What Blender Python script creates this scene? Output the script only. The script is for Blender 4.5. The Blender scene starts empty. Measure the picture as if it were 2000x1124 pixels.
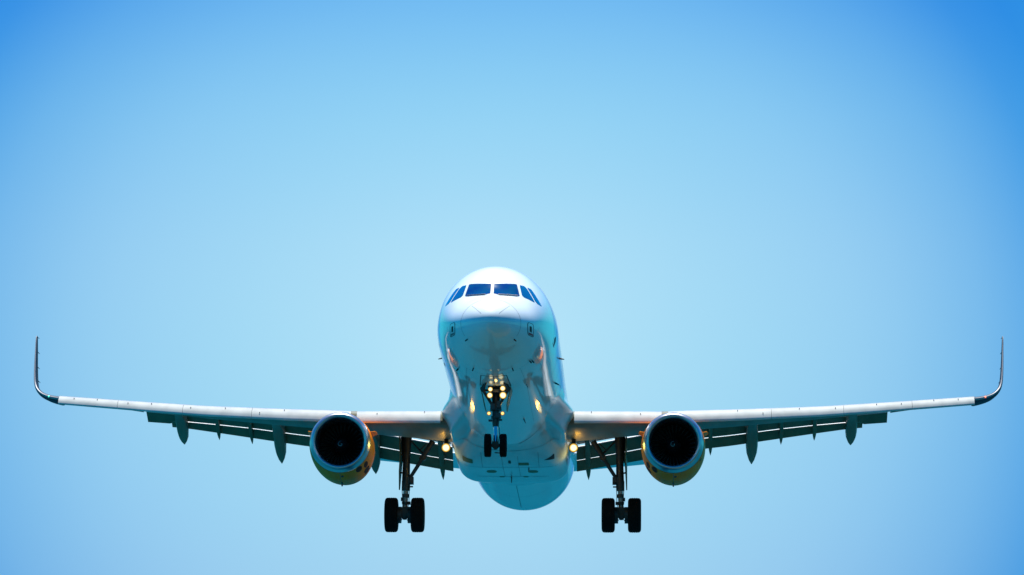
import bpy, bmesh, math, random
import numpy as np
from mathutils import Vector, Matrix
from mathutils.bvhtree import BVHTree

random.seed(7)
SC = bpy.context.scene
COL = SC.collection
R = math.radians

def pchip(x, y):
    h = np.diff(x); d = np.diff(y) / h; m = np.zeros(len(x))
    for i in range(1, len(x) - 1):
        if d[i-1] * d[i] > 0:
            w1 = 2*h[i] + h[i-1]; w2 = h[i] + 2*h[i-1]
            m[i] = (w1 + w2) / (w1 / d[i-1] + w2 / d[i])
    m[0] = d[0]; m[-1] = d[-1]
    def f(q):
        q = min(max(q, x[0]), x[-1])
        i = min(max(int(np.searchsorted(x, q)) - 1, 0), len(x) - 2)
        t = (q - x[i]) / h[i]
        return (1+2*t)*(1-t)**2*y[i] + t*(1-t)**2*h[i]*m[i] + t*t*(3-2*t)*y[i+1] + t*t*(t-1)*h[i]*m[i+1]
    return f

# ------------------------------------------------------------------ camera
CAM_H = 1.8                      # the photographer stands on the ground, eye height
AXIS = 6.5                       # the lens looks up by this many degrees
cam = bpy.data.cameras.new('camera')
cam.sensor_width = 36.0
cam.lens = 36.0 * 9330 / 2000.0
cam.clip_start = 0.5
cam.clip_end = 60000
camo = bpy.data.objects.new('camera', cam)
COL.objects.link(camo)
camo.location = (0, 0, CAM_H)
camo.rotation_euler = (R(90 + AXIS), 0, 0)
SC.camera = camo

# ------------------------------------------------------------------ sun, sky, exposure
SUN_EL = 72.0                    # almost overhead, a little behind the aircraft
SUN_AZ = 0.0                     # degrees clockwise from +Y (the viewing direction)
sl = bpy.data.lights.new('sun', 'SUN')
sl.energy = 5.0
sl.angle = R(0.53)
sl.color = (1.0, 0.975, 0.94)
so = bpy.data.objects.new('sun', sl)
COL.objects.link(so)
so.rotation_euler = (R(90 - SUN_EL), 0, R(180 - SUN_AZ))
so.location = (0, 150, 200)

w = bpy.data.worlds.new('World')
SC.world = w
w.use_nodes = True
nt = w.node_tree
for n in list(nt.nodes):
    nt.nodes.remove(n)
def N(tree, t, **kw):
    n = tree.nodes.new(t)
    for k, v in kw.items():
        setattr(n, k, v)
    return n
def ramp(node, stops):
    cr = node.color_ramp
    cr.interpolation = 'B_SPLINE' if False else 'LINEAR'
    while len(cr.elements) < len(stops):
        cr.elements.new(0.5)
    for e, (p, c) in zip(cr.elements, stops):
        e.position = p
        e.color = (*c, 1)
out = N(nt, 'ShaderNodeOutputWorld')
bg = N(nt, 'ShaderNodeBackground')
bg.inputs['Strength'].default_value = 0.169 / 2 ** 0.95
sky = N(nt, 'ShaderNodeTexSky', sky_type='NISHITA')
sky.sun_disc = False
sky.sun_elevation = R(SUN_EL)
sky.sun_rotation = R(SUN_AZ)
sky.altitude = 0
sky.air_density = 1.0
sky.dust_density = 0.6
sky.ozone_density = 2.0
# sky tint: pale low band, deep blue fill higher up, lens corner falloff built in
GLOW_EL, GLOW_AZ = 5.6, -0.35
gd = (math.sin(R(GLOW_AZ)) * math.cos(R(GLOW_EL)), math.cos(R(GLOW_AZ)) * math.cos(R(GLOW_EL)), math.sin(R(GLOW_EL)))
tc = N(nt, 'ShaderNodeTexCoord')
dot = N(nt, 'ShaderNodeVectorMath', operation='DOT_PRODUCT')
dot.inputs[1].default_value = gd
nt.links.new(tc.outputs['Generated'], dot.inputs[0])
ac = N(nt, 'ShaderNodeMath', operation='ARCCOSINE')
nt.links.new(dot.outputs['Value'], ac.inputs[0])
def maprange(src, a, b):
    m = N(nt, 'ShaderNodeMapRange')
    m.inputs['From Min'].default_value = a
    m.inputs['From Max'].default_value = b
    m.clamp = True
    nt.links.new(src, m.inputs['Value'])
    return m.outputs['Result']
rg = N(nt, 'ShaderNodeValToRGB')
nt.links.new(maprange(ac.outputs[0], 0, R(20)), rg.inputs['Fac'])
GLOW = [(0, 1.0, 1.0, 1.0), (1.5, .852, .932, .979), (3, .735, .869, .958), (4.5, .62, .784, .936), (6, .385, .625, .883), (7.5, .10, .42, .822), (9, .11, .56, .86), (12, .14, .86, .95), (20, .14, .95, .98)]
def stops(tab, span, at, norm):
    f = [pchip([r[0] for r in tab], [r[k] for r in tab]) for k in (1, 2, 3)]
    return [(a / span, tuple(min(1.0, q(a) / norm) for q in f)) for a in at]
GLOW_STOPS = stops(GLOW, 20, [.5 * k for k in range(21)] + [11, 12, 13, 14, 16, 18, 20], 1.0)
ramp(rg, GLOW_STOPS)
sep = N(nt, 'ShaderNodeSeparateXYZ')
nt.links.new(tc.outputs['Generated'], sep.inputs[0])
asn = N(nt, 'ShaderNodeMath', operation='ARCSINE')
nt.links.new(sep.outputs['Z'], asn.inputs[0])
re_ = N(nt, 'ShaderNodeValToRGB')
nt.links.new(maprange(asn.outputs[0], 0, R(90)), re_.inputs['Fac'])
ELEV = [(0, .7, 1.0, 1.6), (2.5, .845, 1.148, 1.575), (4, .934, 1.236, 1.474), (5.5, 1.1, 1.358, 1.417), (7, 1.235, 1.445, 1.409), (8.5, 1.134, 1.472, 1.418), (10.5, .727, 1.289, 1.45), (16, .15, 1.15, 1.75), (30, .03, .85, 1.65), (55, .02, .42, 1.0), (90, .01, .28, .65)]
ELEV_STOPS = stops(ELEV, 90, [0, 1, 2, 2.5, 3, 3.5, 4, 4.5, 5, 5.5, 6, 6.5, 7, 7.5, 8, 8.5, 9, 9.5, 10, 10.5, 11, 12, 13, 14, 16, 20, 25, 30, 40, 55, 70, 90], 1.75)
ramp(re_, ELEV_STOPS)
def mul(a, b):
    m = N(nt, 'ShaderNodeMix', data_type='RGBA', blend_type='MULTIPLY')
    m.inputs['Factor'].default_value = 1.0
    nt.links.new(a, m.inputs['A'])
    nt.links.new(b, m.inputs['B'])
    return m.outputs['Result']
nt.links.new(mul(mul(sky.outputs['Color'], rg.outputs['Color']), re_.outputs['Color']), bg.inputs['Color'])
nt.links.new(bg.outputs['Background'], out.inputs['Surface'])

SC.view_settings.view_transform = 'Standard'
SC.view_settings.look = 'None'
SC.view_settings.exposure = 0.95
SC.view_settings.gamma = 1.0
SC.view_settings.use_curve_mapping = False
SC.render.engine = 'CYCLES'
SC.cycles.use_denoising = True
SC.cycles.max_bounces = 8
SC.cycles.glossy_bounces = 5
SC.cycles.sample_clamp_indirect = 6.0

# ------------------------------------------------------------------ materials
def mat(name, base, rough=0.5, metal=0.0, coat=0.0, coat_rough=0.03, spec=0.5, emit=None, estr=0.0, grime=None, scale=1.0, bump=0.0, coat_ior=1.5):
    m = bpy.data.materials.new(name)
    m.use_nodes = True
    t = m.node_tree
    b = t.nodes['Principled BSDF']
    b.inputs['Base Color'].default_value = (*base, 1)
    b.inputs['Roughness'].default_value = rough
    b.inputs['Metallic'].default_value = metal
    b.inputs['Coat Weight'].default_value = coat
    b.inputs['Coat IOR'].default_value = coat_ior
    b.inputs['Coat Roughness'].default_value = coat_rough
    b.inputs['Specular IOR Level'].default_value = spec
    if emit:
        b.inputs['Emission Color'].default_value = (*emit, 1)
        b.inputs['Emission Strength'].default_value = estr
    tx = t.nodes.new('ShaderNodeTexCoord')
    mp = t.nodes.new('ShaderNodeMapping')
    mp.inputs['Scale'].default_value = (1.0, 0.22, 1.0)     # dirt drawn out along the airflow
    t.links.new(tx.outputs['Object'], mp.inputs['Vector'])
    no = t.nodes.new('ShaderNodeTexNoise')
    no.inputs['Scale'].default_value = scale
    no.inputs['Detail'].default_value = 6
    t.links.new(mp.outputs['Vector'], no.inputs['Vector'])
    if grime:
        cr = t.nodes.new('ShaderNodeValToRGB')
        cr.color_ramp.elements[0].position = 0.36
        cr.color_ramp.elements[1].position = 0.62
        cr.color_ramp.elements[0].color = (*grime, 1)
        cr.color_ramp.elements[1].color = (*base, 1)
        t.links.new(no.outputs['Fac'], cr.inputs['Fac'])
        t.links.new(cr.outputs['Color'], b.inputs['Base Color'])
    if bump:
        bp = t.nodes.new('ShaderNodeBump')
        bp.inputs['Strength'].default_value = bump
        bp.inputs['Distance'].default_value = 0.02
        t.links.new(no.outputs['Fac'], bp.inputs['Height'])
        t.links.new(bp.outputs['Normal'], b.inputs['Normal'])
        t.links.new(bp.outputs['Normal'], b.inputs['Coat Normal'])
    return m

M = {}
M['white'] = mat('white_paint', (0.72, 0.80, 0.81), 0.35, coat=0.9, coat_rough=0.05, coat_ior=1.75, spec=0.1, grime=(0.65, 0.74, 0.745), scale=1.1, bump=0.03)
M['belly'] = mat('fairing_shade_teal', (0.50, 0.72, 0.74), 0.35, coat=0.8, coat_rough=0.14, spec=0.1, grime=(0.42, 0.62, 0.63), scale=1.4)  # teal of the shaded underside tinted into the fairing's colour
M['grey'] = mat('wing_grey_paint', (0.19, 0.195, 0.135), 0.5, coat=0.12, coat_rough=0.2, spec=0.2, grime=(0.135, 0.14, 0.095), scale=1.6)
M['slat'] = mat('slat_paint', (0.50, 0.515, 0.465), 0.32, coat=0.8, coat_rough=0.08, grime=(0.42, 0.435, 0.39), scale=2.0)
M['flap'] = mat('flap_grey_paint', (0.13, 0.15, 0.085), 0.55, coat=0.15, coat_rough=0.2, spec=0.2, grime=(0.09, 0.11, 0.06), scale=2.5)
M['flapnose'] = mat('flap_nose_sunlit', (0.58, 0.58, 0.57), 0.5)  # flap grey lightened: sunlight on the nose put into the colour
M['yellow'] = mat('nacelle_yellow_paint', (0.95, 0.25, 0.0), 0.5, coat=0.06, coat_rough=0.1, spec=0.06, grime=(0.88, 0.19, 0.0), scale=2.0)
M['lip'] = mat('polished_lip_metal', (0.50, 0.52, 0.54), 0.32, metal=1.0, grime=(0.44, 0.46, 0.48), scale=3)
M['liner'] = mat('intake_liner', (0.014, 0.014, 0.016), 0.6)  # grey liner darkened, the intake's shade put into its colour
M['fan'] = mat('fan_blade_metal', (0.003, 0.003, 0.004), 0.6)
M['spin'] = mat('spinner_black', (0.008, 0.008, 0.010), 0.5)
M['mark'] = mat('spinner_white_paint', (0.5, 0.5, 0.5), 0.5)
M['hot'] = mat('exhaust_metal', (0.22, 0.19, 0.16), 0.4, metal=1.0)
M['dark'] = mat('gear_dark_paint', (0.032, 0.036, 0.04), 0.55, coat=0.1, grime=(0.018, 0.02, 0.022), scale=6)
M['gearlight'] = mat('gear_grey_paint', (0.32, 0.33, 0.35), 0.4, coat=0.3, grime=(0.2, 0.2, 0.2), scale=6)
M['chrome'] = mat('oleo_chrome', (0.45, 0.47, 0.5), 0.16, metal=1.0)
M['rubber'] = mat('tyre_rubber', (0.006, 0.006, 0.0065), 0.85, spec=0.1, grime=(0.009, 0.0085, 0.008), scale=9)
M['black'] = mat('black_line', (0.012, 0.013, 0.015), 0.6)
M['seam'] = mat('seam_grey', (0.14, 0.145, 0.15), 0.6)
M['red'] = mat('red_stencil', (0.35, 0.04, 0.05), 0.5)
M['winglet'] = mat('winglet_blue_grey_paint', (0.016, 0.036, 0.065), 0.65, spec=0.15, grime=(0.016, 0.036, 0.065), scale=2)
M['winglet_edge'] = mat('winglet_edge_metal', (0.26, 0.26, 0.27), 0.5)
M['brown'] = mat('logo_brown', (0.07, 0.012, 0.004), 0.6, spec=0.1)
M['vent'] = mat('vent_green_primer', (0.16, 0.17, 0.06), 0.6)
M['tan'] = mat('wiper_tan', (0.45, 0.40, 0.34), 0.5)
M['glass'] = mat('cockpit_glass', (0.002, 0.02, 0.15), 0.06, spec=0.8, coat=1.0, coat_rough=0.01, grime=(0.003, 0.055, 0.14), scale=2.2)
M['glass2'] = mat('side_cockpit_glass', (0.003, 0.07, 0.24), 0.06, spec=0.8, coat=1.0, coat_rough=0.01, grime=(0.003, 0.10, 0.22), scale=2.2)
M['lampwarm'] = mat('lit_lamp_core', (1, 0.9, 0.6), 0.3, emit=(1.0, 0.86, 0.50), estr=0.72)
M['lamprim'] = mat('lamp_glare_ring', (1, 0.7, 0.2), 0.3, emit=(1.0, 0.52, 0.05), estr=0.42)  # amber glare round the core put in as a glowing ring
M['lampdim'] = mat('lit_small_lamp_core', (1, 0.85, 0.5), 0.3, emit=(1.0, 0.66, 0.16), estr=.75)
M['dimrim'] = mat('small_lamp_glare_ring', (1, 0.6, 0.2), 0.3, emit=(1.0, 0.40, 0.02), estr=0.35)  # the same painted glare for the small lamps, redder
M['landing'] = mat('lit_landing_lamp_core', (1, 0.9, 0.6), 0.3, emit=(1.0, 0.88, 0.54), estr=0.72)
M['navred'] = mat('lit_red_lamp', (0.9, 0.1, 0.05), 0.3, emit=(1.0, 0.16, 0.06), estr=1.6)
M['navgreen'] = mat('lit_green_lamp', (0.1, 0.9, 0.5), 0.3, emit=(0.05, 0.75, 0.42), estr=1.2)

# ------------------------------------------------------------------ mesh helpers
def link(name, verts, faces, material, parent=None, sharp=35, smooth=True):
    me = bpy.data.meshes.new(name)
    me.from_pydata([tuple(map(float, v)) for v in verts], [], faces)
    bm = bmesh.new()
    bm.from_mesh(me)
    bmesh.ops.recalc_face_normals(bm, faces=bm.faces)
    bm.to_mesh(me)
    bm.free()
    mats = material if isinstance(material, (list, tuple)) else [material]
    for m in mats:
        me.materials.append(m)
    if smooth:
        me.shade_smooth()
        me.set_sharp_from_angle(angle=R(sharp))
    o = bpy.data.objects.new(name, me)
    COL.objects.link(o)
    if parent is not None:
        o.parent = parent
    return o

class MB:
    """collects verts and faces of one part"""
    def __init__(self):
        self.v, self.f = [], []
    def add(self, v, f):
        k = len(self.v)
        self.v += [tuple(p) for p in v]
        self.f += [tuple(i + k for i in q) for q in f]
        return self
    def loft(self, rings, closed=True, cap0=True, cap1=True):
        n = len(rings[0])
        v = [p for r in rings for p in r]
        f = []
        for i in range(len(rings) - 1):
            for j in range(n if closed else n - 1):
                a, b = i * n + j, i * n + (j + 1) % n
                f.append((a, b, b + n, a + n))
        if cap0 and closed:
            f.append(tuple(range(n))[::-1])
        if cap1 and closed:
            f.append(tuple(range((len(rings) - 1) * n, len(rings) * n)))
        return self.add(v, f)
    def tube(self, pts, radii, seg=14):
        pts = [Vector(p) for p in pts]
        if not isinstance(radii, (list, tuple)):
            radii = [radii] * len(pts)
        rings = []
        ref = None
        for i, p in enumerate(pts):
            a = pts[max(i - 1, 0)]
            b = pts[min(i + 1, len(pts) - 1)]
            d = (b - a)
            if d.length < 1e-6:
                d = pts[-1] - pts[0]
            d.normalize()
            if ref is None:
                ref = Vector((0, 1, 0)) if abs(d.y) < .9 else Vector((1, 0, 0))
            u = (ref - d * ref.dot(d)).normalized()
            w_ = d.cross(u)
            rings.append([p + (u * math.cos(t) + w_ * math.sin(t)) * radii[i] for t in [2 * math.pi * k / seg for k in range(seg)]])
        return self.loft(rings)
    def box(self, c, s, rot=None):
        c = Vector(c)
        v = []
        for x in (-.5, .5):
            for y in (-.5, .5):
                for z in (-.5, .5):
                    p = Vector((x * s[0], y * s[1], z * s[2]))
                    if rot is not None:
                        p = rot @ p
                    v.append(c + p)
        return self.add(v, [(0, 1, 3, 2), (4, 6, 7, 5), (0, 4, 5, 1), (2, 3, 7, 6), (0, 2, 6, 4), (1, 5, 7, 3)])
    def plate(self, pts, thick):
        """flat polygon pts (3-D) given thickness along its normal"""
        p = [Vector(q) for q in pts]
        n = Vector((0, 0, 0))
        for i in range(len(p)):
            n += (p[i] - p[0]).cross(p[(i + 1) % len(p)] - p[0])
        n.normalize()
        a = [q + n * thick / 2 for q in p]
        b = [q - n * thick / 2 for q in p]
        return self.loft([a, b])
    def revolve(self, prof, centre, axis=(0, 1, 0), seg=64, close_profile=False, cap=False):
        c = Vector(centre)
        d = Vector(axis).normalized()
        u = Vector((0, 0, 1))
        u = (u - d * u.dot(d)).normalized()
        w_ = d.cross(u)
        rings = []
        for (a, r) in prof:
            rings.append([c + d * a + (u * math.cos(t) + w_ * math.sin(t)) * r for t in [2 * math.pi * k / seg for k in range(seg)]])
        if close_profile:
            rings.append(rings[0])
            return self.loft(rings, cap0=False, cap1=False)
        return self.loft(rings, cap0=cap, cap1=cap)
    def build(self, name, material, parent=None, sharp=35, smooth=True):
        return link(name, self.v, self.f, material, parent, sharp, smooth)

def interp(x, xs, ys):
    return float(np.interp(x, xs, ys))
def smooth(a, b, x):
    t = min(max((x - a) / (b - a), 0), 1)
    return t * t * (3 - 2 * t)
def catmull(pts, n, closed=False):
    """resample a polyline through its points with a smooth curve"""
    P = [np.array(p, float) for p in pts]
    res = []
    m = len(P)
    for i in range(m if closed else m - 1):
        p0 = P[(i - 1) % m] if (closed or i > 0) else 2 * P[0] - P[1]
        p1, p2 = P[i], P[(i + 1) % m]
        p3 = P[(i + 2) % m] if (closed or i + 2 < m) else 2 * P[-1] - P[-2]
        for k in range(n):
            t = k / n
            res.append(.5 * ((2 * p1) + (-p0 + p2) * t + (2 * p0 - 5 * p1 + 4 * p2 - p3) * t * t + (-p0 + 3 * p1 - 3 * p2 + p3) * t ** 3))
    if not closed:
        res.append(P[-1])
    return res

# ------------------------------------------------------------------ ground (below the picture; it lights and is mirrored in the undersides)
def ground_mat(name, c1, c2, scale, rough, bump):
    m = mat(name, c1, rough, spec=0.0, grime=c2, scale=scale, bump=bump)
    mp = [n for n in m.node_tree.nodes if n.type == 'MAPPING'][0]
    mp.inputs['Scale'].default_value = (1, 1, 1)
    return m
Mwater = ground_mat('shallow_turquoise_water', (0.0025, 0.080, 0.120), (0.002, 0.060, 0.096), 0.02, 0.25, 0.25)
Mland = ground_mat('coastal_scrub', (0.002, 0.021, 0.016), (0.014, 0.024, 0.010), 0.045, 0.95, 0.0)
Msand = ground_mat('beach_sand', (0.095, 0.066, 0.016), (0.07, 0.05, 0.012), 0.2, 0.95, 0.0)
def sheet(name, outline, z, m):
    o = link(name, [(x, y, z) for x, y in outline], [tuple(range(len(outline)))], m, smooth=False)
    o['kind'] = 'structure'
    return o
sheet('water', [(-20000, -20000), (20000, -20000), (20000, 20000), (-20000, 20000)], 0.0, Mwater)
coast = [(-60, -1500), (-50, -300), (-34, -60), (-24, 10), (-20, 60), (-16, 110), (-8, 140), (4, 151), (26, 155), (50, 156), (90, 152), (200, 138), (600, 95), (1500, -30), (1500, -1500)]
sheet('beach', coast, 0.02, Msand)
inland = [(-40, -1500), (-36, -300), (-26, -60), (-18, 0), (-14, 60), (-11, 106), (-4, 134), (6, 145), (26, 149), (50, 149), (90, 145), (200, 130), (600, 85), (1500, -45), (1500, -1500)]
sheet('land', inland, 0.05, Mland)

# ------------------------------------------------------------------ the airliner: x to the picture's right, y aft, z up, nose tip at y = 0
root = bpy.data.objects.new('airliner', None)
COL.objects.link(root)
root.empty_display_size = 3
e = R(AXIS)
ox, oy, oz = -0.69, 150.0, -0.27
root.location = (ox, oy * math.cos(e) - oz * math.sin(e), CAM_H + oy * math.sin(e) + oz * math.cos(e))
root.rotation_euler = (Matrix.Rotation(R(-1.95), 3, 'Z') @ Matrix.Rotation(R(-4.3), 3, 'X') @ Matrix.Rotation(R(0.22), 3, 'Y')).to_euler()
root['label'] = 'white twin-engine passenger jet with yellow engines, wheels down and lamps lit'
root['category'] = 'airplane'

# ---- fuselage
ST = [
(0.00,-.74,-.80,.03,-.77),(0.03,-.60,-.93,.19,-.77),(0.12,-.45,-1.08,.37,-.77),(0.30,-.26,-1.25,.58,-.76),
(0.60,-.05,-1.43,.82,-.74),(1.00,.15,-1.60,1.06,-.70),(1.40,.315,-1.71,1.26,-.64),(1.75,.53,-1.79,1.40,-.58),
(2.10,.82,-1.85,1.51,-.52),(2.50,1.11,-1.91,1.61,-.46),(3.00,1.38,-1.96,1.70,-.38),(3.60,1.62,-2.00,1.78,-.30),
(4.30,1.80,-2.04,1.85,-.22),(5.00,1.92,-2.06,1.90,-.15),(6.00,2.02,-2.07,1.945,-.06),(7.20,2.07,-2.07,1.975,0),
(9.0,2.07,-2.07,1.975,0),(20,2.07,-2.07,1.975,0),(31.6,2.07,-2.07,1.975,0),(33.2,2.07,-2.01,1.97,.01),
(35.4,2.07,-1.72,1.89,.12),(37.6,2.05,-1.12,1.62,.40),(40,1.92,-.36,1.18,.74),(42.5,1.68,.3,.72,.98),
(44.2,1.42,.78,.33,1.1),(44.5,1.3,.95,.16,1.12)]
AS = np.array(ST)
US = np.sqrt(AS[:, 0])
FT, FB, FW, FZ = [pchip(US, AS[:, k]) for k in (1, 2, 3, 4)]
def prof(y):
    u = math.sqrt(max(y, 0))
    return FT(u), FB(u), FW(u), FZ(u)
def S(y, th, off=0.0):
    """fuselage skin at station y, angle th from the crown (towards +x), off metres proud"""
    t, b, w_, c = prof(y)
    s, k = math.sin(th), math.cos(th)
    hh = (t - c) if k > 0 else (c - b)
    p = Vector((w_ * s, y, c + hh * k))
    if off:
        q1, q0 = S(y + .02, th), S(max(y - .02, 0), th)
        r1, r0 = S(y, th + .01), S(y, th - .01)
        n = (r1 - r0).cross(q1 - q0)
        n.normalize()
        if n.dot(Vector((s, 0, k))) < 0 and y > .05:
            n = -n
        p = p + n * off
    return p
def front(x, z):
    """station y where the front-view point (x, z) meets the skin"""
    lo, hi = 0., 9.
    for _ in range(46):
        y = .5 * (lo + hi)
        t, b, w_, c = prof(y)
        h = (t - c) if z > c else (c - b)
        if (x / w_) ** 2 + ((z - c) / h) ** 2 > 1:
            lo = y
        else:
            hi = y
    return y
def ang(y, x, z):
    t, b, w_, c = prof(y)
    h = (t - c) if z > c else (c - b)
    return math.atan2(x / w_, (z - c) / h)
def on_front(x, z, off):
    y = front(x, z)
    return S(y, ang(y, x, z), off)
ys = [((i / 70.0) ** 1.0 * math.sqrt(8.0)) ** 2 for i in range(1, 71)]
ys = [0.0004, 0.004] + ys + [9, 10, 11, 12, 13, 14, 15, 16, 17, 18, 20, 22, 24, 26, 28] + list(np.arange(29, 44.6, .5))
NSEG = 144
rings = [[S(y, 2 * math.pi * k / NSEG) for k in range(NSEG)] for y in ys]
fus = MB().loft(rings).build('fuselage', M['white'], root, sharp=60)

def inset(poly, d):
    """grow (d>0) a convex front-view outline by d metres"""
    c = np.mean(np.array(poly), axis=0)
    P = np.array(poly)
    m = len(P)
    area = sum(P[i][0] * P[(i+1) % m][1] - P[(i+1) % m][0] * P[i][1] for i in range(m))
    sg = 1 if area > 0 else -1
    res = []
    for i in range(m):
        a, b, c2 = P[i-1], P[i], P[(i+1) % m]
        n1 = np.array([(b-a)[1], -(b-a)[0]]) * sg; n1 /= np.linalg.norm(n1)
        n2 = np.array([(c2-b)[1], -(c2-b)[0]]) * sg; n2 /= np.linalg.norm(n2)
        nn = n1 + n2
        nn /= max(np.dot(nn, nn) / 2, .35)
        res.append(tuple(b + nn * d))
    return res
def patch(name, poly, mapf, material, parent, step=0.04):
    """a conforming skin patch: a convex 2-D outline gridded and mapped on to the skin by mapf(u, v)"""
    bm = bmesh.new()
    P = np.array(poly)
    x0, z0 = P.min(0) - step; x1, z1 = P.max(0) + step
    nx, nz = max(2, int((x1 - x0) / step) + 1), max(2, int((z1 - z0) / step) + 1)
    V = [[bm.verts.new((x0 + (x1 - x0) * i / nx, z0 + (z1 - z0) * j / nz, 0)) for j in range(nz + 1)] for i in range(nx + 1)]
    for i in range(nx):
        for j in range(nz):
            bm.faces.new((V[i][j], V[i+1][j], V[i+1][j+1], V[i][j+1]))
    m = len(P)
    area = sum(P[i][0] * P[(i+1) % m][1] - P[(i+1) % m][0] * P[i][1] for i in range(m))
    for i in range(m):
        a, b = P[i], P[(i+1) % m]
        d = (b - a) * (1 if area > 0 else -1)
        n = Vector((d[1], -d[0], 0))
        bmesh.ops.bisect_plane(bm, geom=bm.verts[:] + bm.edges[:] + bm.faces[:], plane_co=(a[0], a[1], 0), plane_no=n, clear_outer=True)
    for v in bm.verts:
        v.co = mapf(v.co.x, v.co.y)
    me = bpy.data.meshes.new(name)
    bm.to_mesh(me)
    bm.free()
    me.materials.append(material)
    me.shade_smooth()
    o = bpy.data.objects.new(name, me)
    COL.objects.link(o)
    o.parent = parent
    return o
def bez(poly, r=.25, n=5):
    """round the corners of an outline"""
    P = [np.array(p, float) for p in poly]
    res = []
    m = len(P)
    for i in range(m):
        a, b, c = P[i-1], P[i], P[(i+1) % m]
        p, q = b + (a - b) * r, b + (c - b) * r
        for k in range(n + 1):
            t = k / n
            res.append(tuple((1-t)**2 * p + 2*t*(1-t) * b + t*t * q))
    return res
FRONT = [(.048, .778), (.752, .822), (.862, .338), (.26, .300), (.055, .372)]
MID = [(.845, .805), (.985, .800), (1.075, .705), (1.345, .205), (1.0, .318), (.935, .39)]
AFT = [(1.078, .766), (1.195, .742), (1.305, .588), (1.548, .180), (1.425, .200), (1.355, .262)]
for s in (-1, 1):
    fr = bez(FRONT, .06, 3)
    patch('window_seal', inset([(s * x, z) for x, z in fr], .017), lambda x, z: on_front(x, z, .004), M['seam'], fus, .05)
    patch('windshield_pane', [(s * x, z) for x, z in fr], lambda x, z: on_front(x, z, .008), M['glass'], fus, .05)
    patch('side_window_pane', [(s * x, z) for x, z in bez(MID, .10, 3)], lambda x, z: on_front(x, z, .007), M['glass2'], fus, .04)
    patch('side_window_pane', [(s * x, z) for x, z in bez(AFT, .10, 3)], lambda x, z: on_front(x, z, .007), M['glass2'], fus, .04)
    # wiper lying along the foot of the pane
    MB().tube([on_front(s * x, z, .03) for x, z in ((.20, .30), (.38, .305), (.62, .322), (.80, .335))], [.016, .013, .011, .009], 8).build('wiper', M['tan' if s > 0 else 'seam'], fus)
patch('pillar_mark', [(-.012, .54), (.012, .54), (.012, .63), (-.012, .63)], lambda x, z: on_front(x, z, .008), M['black'], fus, .02)

def ribbon(mb, pts, width, n=None):
    """thin strip along (y, theta) skin points"""
    P = [S(y, th, .003) for y, th in pts]
    L, Rr = [], []
    for i, p in enumerate(P):
        d = (P[min(i+1, len(P)-1)] - P[max(i-1, 0)]).normalized()
        y, th = pts[i]
        nn = (S(y, th, .05) - S(y, th)).normalized()
        sd = d.cross(nn).normalized() * width / 2
        L.append(p + sd); Rr.append(p - sd)
    m = len(P)
    mb.add(L + Rr, [(i, i+1, m+i+1, m+i) for i in range(m-1)])
def line_xy(pts, n=14):
    return [(p[0], p[1]) for p in catmull(pts, n)]
# radome joint, lightning strips and access seams
mb = MB()
ribbon(mb, [(.80, t) for t in np.linspace(-2.1, 2.1, 70)], .011)
for s in (-1, 1):
    q = [(y, ang(y, x, z)) for x, z in [(s * (.60 - .32 * k / 9), -.18 - .35 * k / 9) for k in range(10)] for y in [front(x, z)]]
    ribbon(mb, q, .008)
mb.build('radome_seam', M['seam'], fus)
# passenger doors and hatches down the sides
for s in (-1, 1):
    for (ya, yb, za, zb) in ((4.95, 5.77, -.62, 1.22), (13.2, 13.75, -.60, .85), (21.9, 22.5, -.60, .85), (35.9, 36.7, -.5, 1.25)):
        A_ = []
        for (y, z) in [(ya, za), (yb, za), (yb, zb), (ya, zb), (ya, za)]:
            A_.append((y, ang(y, s * 1.0, 0) if False else s * math.acos(max(-1, min(1, (z - prof(y)[3]) / ((prof(y)[0] - prof(y)[3]) if z > prof(y)[3] else (prof(y)[3] - prof(y)[1])))))))
        full = []
        for i in range(4):
            for k in range(12):
                t = k / 12
                full.append((A_[i][0] + (A_[i+1][0] - A_[i][0]) * t, A_[i][1] + (A_[i+1][1] - A_[i][1]) * t))
        full.append(A_[-1])
        mb = MB()
        ribbon(mb, full, .022)
        mb.build('door_outline', M['seam'], fus)
def seam(pts, width):
    mb = MB()
    ribbon(mb, pts, width)
    mb.build('skin_seam', M['seam'], fus)
seam([(y, s_ * th) for s_ in (1,) for y, th in [(8.2 + .03 * k, 1.75 + .02 * k) for k in range(20)]], .03)
seam([(10.6, t) for t in np.linspace(1.5, 2.05, 30)], .03)
seam([(7.7 + .0 * t, t) for t in np.linspace(-1.75, -2.0, 14)], .03)
seam([(12.4, t) for t in np.linspace(-1.5, -2.1, 30)], .03)
seam([(12.4, t) for t in np.linspace(1.5, 2.1, 30)], .03)
seam([(26.5 + .1 * k, math.pi + .02) for k in range(60)], .02)
seam([(29.5, t) for t in np.linspace(math.pi - .9, math.pi + .9, 40)], .018)
seam([(33.0, t) for t in np.linspace(math.pi - .9, math.pi + .9, 40)], .018)
for y_ in (3.1, 6.7, 9.6, 11.4):
    seam([(y_, t) for t in np.linspace(1.9, 2 * math.pi - 1.9, 50)], .007)
for t_ in (2.25, 2.62, -2.25, -2.62):
    seam([(3.1 + .25 * k, t_) for k in range(42)], .007)
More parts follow.
